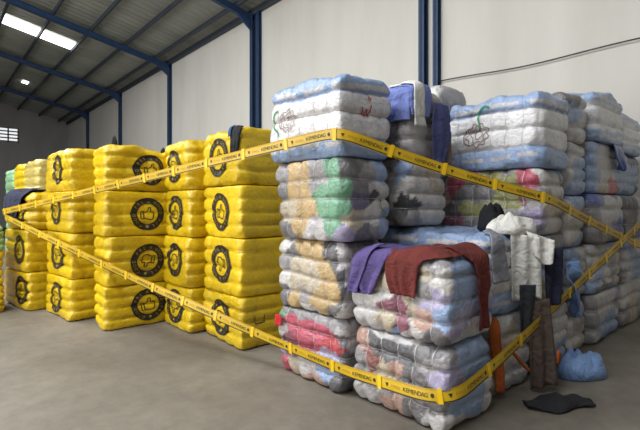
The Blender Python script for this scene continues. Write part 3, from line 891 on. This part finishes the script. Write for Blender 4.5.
def flat_cloth(c, length, width, yaw, seed, h=0.05, nu=44, nv=18):
    """garment dropped on a surface: ragged outline, ridged creases, rests on its lowest points"""
    w1, w2 = wave(seed, 7, 6.0), wave(seed + 1, 8, 17.0)
    V = []
    for i in range(nu):
        t = i / (nu - 1); x = (t - 0.5) * length
        e = np.array([[x, 0.0, 0.0]])
        half = width / 2 * (0.35 + 0.65 * math.sin(math.pi * min(1, t + 0.03)) ** 0.5) * (1 + 0.28 * float(w1(e * 1.4)[0]))
        mid = 0.16 * width * float(w1(e + 0.7)[0])
        for j in range(nv):
            u = j / (nv - 1) * 2 - 1
            q = np.array([[x, u * half, 0.2]])
            z = h * (1 - u * u) * (0.55 + 0.35 * abs(float(w1(q * 1.5)[0]))) * math.sin(math.pi * (0.06 + 0.88 * t)) + 0.012 * abs(float(w2(q)[0])) + 0.005
            xx = x + 0.012 * float(w2(q * 0.7)[0]); yy = mid + u * half * (1 + 0.06 * float(w2(q * 0.5)[0]))
            V.append((c[0] + xx * math.cos(yaw) - yy * math.sin(yaw), c[1] + xx * math.sin(yaw) + yy * math.cos(yaw), c[2] + z))
    idx = np.arange(nu * nv).reshape(nu, nv)
    f = np.stack([idx[:-1, :-1], idx[1:, :-1], idx[1:, 1:], idx[:-1, 1:]], -1).reshape(-1, 4)
    return np.array(V), f

M['purple'] = fabric('purple_knit', srgb(84, 70, 122))
M['maroon'] = fabric('maroon_knit', srgb(98, 34, 28))
M['navy'] = fabric('navy_cloth', srgb(34, 38, 62))
M['black'] = fabric('black_cloth', srgb(24, 25, 30))
M['whitecloth'] = fabric('white_cotton', srgb(224, 222, 216))
M['peri'] = fabric('periwinkle_cloth', srgb(120, 134, 196))
M['dpurple'] = fabric('slate_violet_cloth', srgb(78, 82, 132))
M['brown'] = fabric('brown_cloth', srgb(84, 70, 62))
M['taupe'] = fabric('taupe_cloth', srgb(122, 104, 100))
M['orange'] = fabric('orange_webbing', srgb(176, 88, 34))
M['grey'] = fabric('grey_cloth', srgb(140, 142, 150))
M['charcoal'] = fabric('charcoal_cloth', srgb(52, 54, 60))
M['sky'] = fabric('pale_blue_plastic', srgb(128, 160, 210)); M['sky'].node_tree.nodes['Principled BSDF'].inputs['Roughness'].default_value = 0.38
M['teal'] = fabric('teal_cloth', srgb(30, 70, 110))
M['red'] = fabric('red_cloth', srgb(190, 30, 44))
M['dblue'] = mottled('deep_blue_plastic', srgb(48, 66, 130), srgb(64, 84, 150), 5, 0.35, 0.4, 14, coat=0.2)

B1 = BALES['B1']
pur = garment('sweater', [drape_grid(B1, '-Y', [(-0.44, -0.40, 0.10), (-0.2, -0.46, 0.08), (-0.05, -0.47, 0.02), (0.08, -0.47, -0.06), (0.20, -0.46, -0.13), (0.30, -0.44, -0.17), (0.36, -0.34, -0.21)], seed=3, nf=3, fold=0.014)],
        M['purple'], 'purple knit sweater draped over the front bale', 'sweater')
add_piece(pur, 'sleeve', drape_grid(B1, '-Y', [(-0.12, -0.28, -0.16), (0.02, -0.33, -0.21), (0.14, -0.37, -0.25), (0.26, -0.41, -0.29), (0.36, -0.42, -0.32)], seed=5, nf=1.5, off=0.04, nu=10), M['purple'])
mar = garment('sweater', [drape_grid(B1, '-Y', [(-0.46, 0.06, 0.46), (-0.22, 0.0, 0.49), (-0.08, -0.05, 0.48), (-0.01, -0.07, 0.36), (0.07, -0.07, 0.28), (0.16, -0.07, 0.25), (0.24, -0.06, 0.24), (0.33, -0.02, 0.22)], seed=8, nf=3, fold=0.010, nv=46)],
        M['maroon'], 'dark maroon sweater with one sleeve hanging over the front bale', 'sweater')
add_piece(mar, 'sleeve', drape_grid(B1, '+X', [(-0.16, -0.16, 0.16), (-0.04, -0.12, 0.16), (0.06, -0.04, 0.16), (0.2, 0.0, 0.15), (0.4, 0.02, 0.14), (0.58, 0.0, 0.15)], seed=9, nf=1.2, nu=12, off=0.03), M['maroon'])

C1 = BALES['C1']
OUTV = (0.75, -0.66, 0)
wsh = garment('shirt', [hang_grid((-1.75, 3.76, 1.37), (-1.58, 3.95, 1.33), 0.56, 12, taper=1.05, fold=0.02, nf=2.2, out=OUTV, nu=24, lean=(0.0, 0.03), hem=0.06)],
              M['whitecloth'], 'crumpled white shirt hanging over the banded bale', 'shirt')
add_piece(wsh, 'sleeve', hang_grid((-1.66, 3.88, 1.38), (-1.50, 4.06, 1.30), 0.22, 13, taper=0.6, fold=0.025, nf=1.4, out=OUTV, lean=(0.02, 0.0), hem=0.1), M['whitecloth'])
add_piece(wsh, 'collar', heap_grid((-1.78, 3.86, 1.35), 0.24, 0.11, 0.13, 44, yaw=R(48), rough=0.6), M['whitecloth'])
garment('dark_garment', [flat_cloth((-1.93, 3.95, 1.375), 0.40, 0.30, R(40), 36, 0.20), heap_grid((-1.98, 3.88, 1.375), 0.12, 0.10, 0.19, 31, rough=0.4)], M['black'], 'black garment bunched on top beside the white shirt', 'garment')
garment('grey_cloth', [drape_grid(C1, '+X', [(-0.1, -0.34, -0.2), (0.0, -0.34, -0.17), (0.2, -0.35, -0.16), (0.44, -0.33, -0.10)], seed=14, nf=1.2, nu=10, off=0.03)], M['grey'], 'grey cloth strip hanging behind the maroon sleeve', 'cloth')
garment('navy_cloth', [hang_grid((-1.58, 4.05, 1.22), (-1.48, 4.19, 1.24), 0.50, 15, taper=0.85, fold=0.02, nf=1.5, out=(0.75, -0.66, 0))], M['navy'], 'navy cloth hanging just right of the white shirt', 'cloth')
garment('trousers', [hang_grid((-1.69, 3.80, 0.92), (-1.60, 3.92, 0.92), 0.40, 16, taper=0.85, fold=0.018, nf=1.5, out=(0.75, -0.66, 0))], M['charcoal'], 'charcoal trouser leg hanging below the white shirt', 'trousers')
garment('brown_cloth', [hang_grid((-1.65, 3.88, 0.76), (-1.53, 4.02, 0.80), 0.72, 17, taper=1.25, fold=0.02, nf=2.0, lean=(0.06, -0.03), hem=0.0, out=(0.75, -0.66, 0))], M['brown'], 'dull brown trousers hanging to the floor beside orange strips', 'trousers')
garment('dark_garment', [flat_cloth((-1.37, 3.78, 0.0), 0.54, 0.24, R(50), 33, 0.07)], M['black'], 'black garment lying crumpled on the floor', 'garment')
C0 = BALES['C0']
org = garment('orange_strip', [drape_grid(C0, '+X', [(-0.05, -0.36, -0.25), (0.05, -0.37, -0.25), (0.3, -0.36, -0.25), (0.6, -0.34, -0.24)], seed=18, nf=0.5, nu=8, off=0.02, fold=0.006)], M['orange'], 'orange strip down the grey bale beside brown cloth', 'strap')
pts = [(-1.69, 3.60, 0.42), (-1.66, 3.68, 0.34), (-1.64, 3.78, 0.24), (-1.62, 3.88, 0.17), (-1.56, 3.97, 0.14), (-1.49, 4.02, 0.17), (-1.46, 4.03, 0.27), (-1.46, 4.04, 0.36)]
V, F = tube_geo([tuple(p) for p in pts], 0.016, 6)
o = mesh_obj('loop', np.array(V) - np.array(org.location), F, M['orange'], org, True)

# pale blue sacks by the flank
garment('blue_sack', [drape_grid(BALES['E1'], '+X', [(0.26, 0.05, 0.34), (0.42, 0.02, 0.44), (0.55, 0.06, 0.5), (0.70, 0.2, 0.52), (0.86, 0.36, 0.5)], seed=21, nf=1.4, off=0.09, fold=0.04)], M['sky'], 'pale blue plastic sheet hanging from the flank near the floor', 'plastic sheet')
garment('blue_sack', [heap_grid((-1.46, 4.62, 0.0), 0.24, 0.16, 0.2, 35, yaw=R(60), rough=0.35)], M['sky'], 'pale blue plastic sack slumped on the floor', 'sack')
garment('blue_sack', [drape_grid(BALES['I3'], '+X', [(-0.1, 0.1, 0.5), (0.0, 0.05, 0.5), (0.15, 0.1, 0.48), (0.3, 0.2, 0.45)], seed=25, nf=2, off=0.05, fold=0.03)], M['dblue'], 'deep blue plastic sack bulging from the flank at the right', 'sack')

# cloth on the upper bales
F3 = BALES['F3']
per = garment('periwinkle_cloth', [drape_grid(F3, '+X', [(-0.3, -0.34, 0.0), (-0.1, -0.34, 0.02), (0.0, -0.33, 0.02), (0.15, -0.33, 0.02), (0.26, -0.33, 0.0), (0.32, -0.32, -0.04)], seed=26, nf=2.5, off=0.03)], M['peri'],
              'periwinkle blue cloth with pale stripe on a top bale', 'cloth')
add_piece(per, 'front_fold', drape_grid(F3, '-Y', [(-0.3, 0.05, 0.44), (-0.1, 0.05, 0.49), (0.0, 0.06, 0.50), (0.15, 0.08, 0.50), (0.28, 0.12, 0.50), (0.36, 0.16, 0.49)], seed=26, nf=2.5, off=0.03), M['peri'])
add_piece(per, 'pale_stripe', drape_grid(F3, '+X', [(-0.3, -0.29, -0.16), (0.0, -0.28, -0.14), (0.2, -0.28, -0.13), (0.42, -0.27, -0.12)], seed=26, nf=2.5, off=0.05, nu=8), M['whitecloth'], label='pale stripe with faint print')
garment('violet_cloth', [drape_grid(F3, '+X', [(0.16, 0.04, 0.26), (0.3, 0.0, 0.28), (0.45, -0.02, 0.26), (0.6, -0.02, 0.22), (0.74, 0.0, 0.16)], seed=27, nf=1.8, off=0.04)], M['dpurple'], 'slate violet cloth hanging beside the periwinkle one', 'cloth')
garment('taupe_cloth', [drape_grid(F3, '+X', [(0.42, 0.24, 0.32), (0.55, 0.23, 0.33), (0.74, 0.22, 0.32)], seed=28, nf=1.2, off=0.035, nu=10)], M['taupe'], 'narrow taupe cloth hanging beside the slate violet one', 'cloth')

# dark things on the yellow stacks
Y = BALES['Y1_3']
dk = garment('dark_garment', [drape_grid(Y, '-Y', [(-0.05, 0.26, 0.42), (-0.02, 0.22, 0.44), (0.08, 0.24, 0.46), (0.2, 0.28, 0.46), (0.32, 0.3, 0.43)], seed=29, nf=2, off=0.02, nu=14, top_wrinkle=0.004)], M['black'], 'black garment hanging over the top yellow bale', 'garment')
add_piece(dk, 'lining', drape_grid(Y, '-Y', [(-0.04, 0.22, 0.30), (0.03, 0.21, 0.29), (0.12, 0.23, 0.28)], seed=30, nf=1, off=0.036, nu=8, top_wrinkle=0.004), M['teal'], label='teal blue lining')
def tuft(key, s, y, h, label):
    b = BALES[key]
    q = to_world(b, b.surf(np.array([[s, y, b.h[2]]])))[0] - np.array([0, 0, 0.01])
    v, f = heap_grid(q, 0.045, 0.035, h, 51 + int(s * 10), nu=14, nv=8)
    garment('dark_scrap', [(v, f)], M['black'], label, 'cloth scrap', thick=0.004)
tuft('Y3_3', 0.12, -0.36, 0.10, 'small upright black scrap at the left top of the squarely facing stack')
tuft('Y3_3', 0.2, 0.3, 0.06, 'tiny black scrap at the right top of the squarely facing stack')
Y5 = BALES['Y5_2']
nvy = garment('navy_cloth', [drape_grid(Y5, '-Y', [(-0.4, -0.50, 0.40), (-0.2, -0.54, 0.42), (-0.02, -0.54, 0.40), (0.1, -0.54, 0.34), (0.26, -0.54, 0.26), (0.42, -0.52, 0.12)], seed=37, nf=3, off=0.035)], M['navy'], 'navy cloth spread over the lower yellow stack', 'cloth')
add_piece(nvy, 'white_print', drape_grid(Y5, '-Y', [(-0.30, 0.10, 0.30), (-0.2, 0.08, 0.32), (-0.12, 0.12, 0.3)], seed=37, nf=3, off=0.055, nu=8), M['whitecloth'], label='small white patch')
A0 = BALES['A0']
garment('red_scrap', [drape_grid(A0, '-Y', [(0.10, -0.42, -0.33), (0.14, -0.44, -0.30), (0.19, -0.42, -0.31)], seed=38, nf=1, off=0.03, nu=8, nv=12)], M['red'], 'bright red scrap at the corner of the pink bale', 'cloth scrap')

# ------------------------------------------------------------------ barrier tape
TW = 0.092
def tape(name, pts, sags, label, phase=0.0, twist=None):
    """straight spans between contact points; the band stands upright and faces outwards"""
    P = [Vector(p) for p in pts]
    line = []
    for (a, b), sg in zip(zip(P[:-1], P[1:]), sags):
        m = max(4, int((b - a).length / 0.05))
        for i in range(m):
            t = i / m
            q = a.lerp(b, t); q.z -= sg * 4 * t * (1 - t)
            line.append(q)
    line.append(P[-1])
    for _ in range(6):                                # round the corners a little
        line = [line[0]] + [(line[i - 1] + line[i] * 2 + line[i + 1]) / 4 for i in range(1, len(line) - 1)] + [line[-1]]
    n = len(line); arc = [0.0]
    for i in range(1, n): arc.append(arc[-1] + (line[i] - line[i - 1]).length)
    ups = []; outs = []
    for i in range(n):
        t = (line[min(i + 1, n - 1)] - line[max(i - 1, 0)]).normalized()
        side = Vector((t.y, -t.x, 0)).normalized()    # horizontal, to the outside
        up = side.cross(t).normalized()
        if up.z < 0: up = -up
        tw = 0.12 * math.sin(arc[i] * 2.1 + phase)
        up2 = (up * math.cos(tw) + side * math.sin(tw)).normalized()
        ups.append(up2); outs.append((side * math.cos(tw) - up * math.sin(tw)).normalized())
    def at(s, w, off=0.0):
        i = min(max(int(np.searchsorted(arc, s)) - 1, 0), n - 2)
        t = min(max((s - arc[i]) / max(arc[i + 1] - arc[i], 1e-6), 0), 1)
        p = line[i].lerp(line[i + 1], t); u = ups[i].lerp(ups[i + 1], t); o = outs[i].lerp(outs[i + 1], t)
        return p + u * w + o * off
    V = []; F = []
    org = line[n // 2].copy()
    for i in range(n):
        for w in (-1, 0, 1): V.append(line[i] + ups[i] * (w * TW / 2) + outs[i] * (0.004 * (1 - abs(w))) - org)
    for i in range(n - 1):
        for k in range(2): F.append((i * 3 + k, i * 3 + k + 1, i * 3 + k + 4, i * 3 + k + 3))
    root = mesh_obj(name, V, F, M['tape'], None, True); root.location = org
    tag(root, label, 'tape', 'yellow barrier tape')
    # print: emblem mark, faint small words, bold word, dot, dark line along the lower edge
    fl = Flat(); U = 0.50; L = arc[-1]
    k = 0; s = 0.03
    joints = []
    while s < L - U:
        fl.add([(s + 0.055, 0.014), (s + 0.085, 0.014), (s + 0.07, -0.016)], [(0, 1, 2)], 0, 0)
        fl.text('PPNS', s + 0.105, -0.012, 0.03, 0.09, 1, 0)
        fl.text('KEMENDAG', s + 0.215, -0.014, 0.044, 0.20, 0, 0, 0.1)
        fl.add([(s + 0.447 + 0.014 * math.cos(a), 0.002 + 0.016 * math.sin(a)) for a in np.linspace(0, 6.283, 9)[:-1]], [tuple(range(8))], 0, 0)
        fl.stroke([(s + 0.02, -TW / 2 + 0.007), (s + U - 0.03, -TW / 2 + 0.007)], 0.009, 0, 0, step=0.05)
        fl.stroke([(s + 0.02, TW / 2 - 0.005), (s + U - 0.03, TW / 2 - 0.005)], 0.004, 1, 0, step=0.05)
        joints.append(s)
        s += U
    v = [at(x, y, 0.007) - org for x, y in fl.v]
    mesh_obj('tape_print', v, fl.f, [M['tape_ink'], M['faint_ink']], root, False, fl.m)['label'] = 'black print and dark edge line'
    for s in joints:
        vv = [at(s + a, w * (TW / 2 + 0.006), o) - org for o in (0.006, 0.009) for a in (-0.016, 0.016) for w in (-1, 1)]
        mesh_obj('tape_joint', vv, [(0, 1, 3, 2), (4, 6, 7, 5), (0, 4, 5, 1), (2, 3, 7, 6), (0, 2, 6, 4), (1, 5, 7, 3)], M['tape_joint'], root)
    return root

tape('barrier_tape', [(-8.85, 1.0, 1.49), (-8.47, 0.85, 1.50), (-2.68, 2.45, 2.19), (-2.52, 2.48, 2.185), (-1.58, 4.19, 1.66), (-1.48, 6.9, 1.08), (-1.40, 8.36, 0.74)], [0, 0.0, 0.0, 0.03, 0.02, 0],
     'upper yellow barrier tape stretched over the banded white bale', 0.3)
tape('barrier_tape', [(-8.85, 1.02, 1.43), (-8.45, 0.87, 1.45), (-3.48, 2.46, 0.315), (-2.58, 2.58, 0.235), (-1.80, 2.60, 0.27), (-1.63, 2.70, 0.29), (-1.60, 3.22, 0.415), (-1.41, 8.36, 1.81)], [0, 0.03, 0, 0, 0, 0, 0],
     'lower yellow barrier tape wrapped round the front bale near the floor', 1.2)
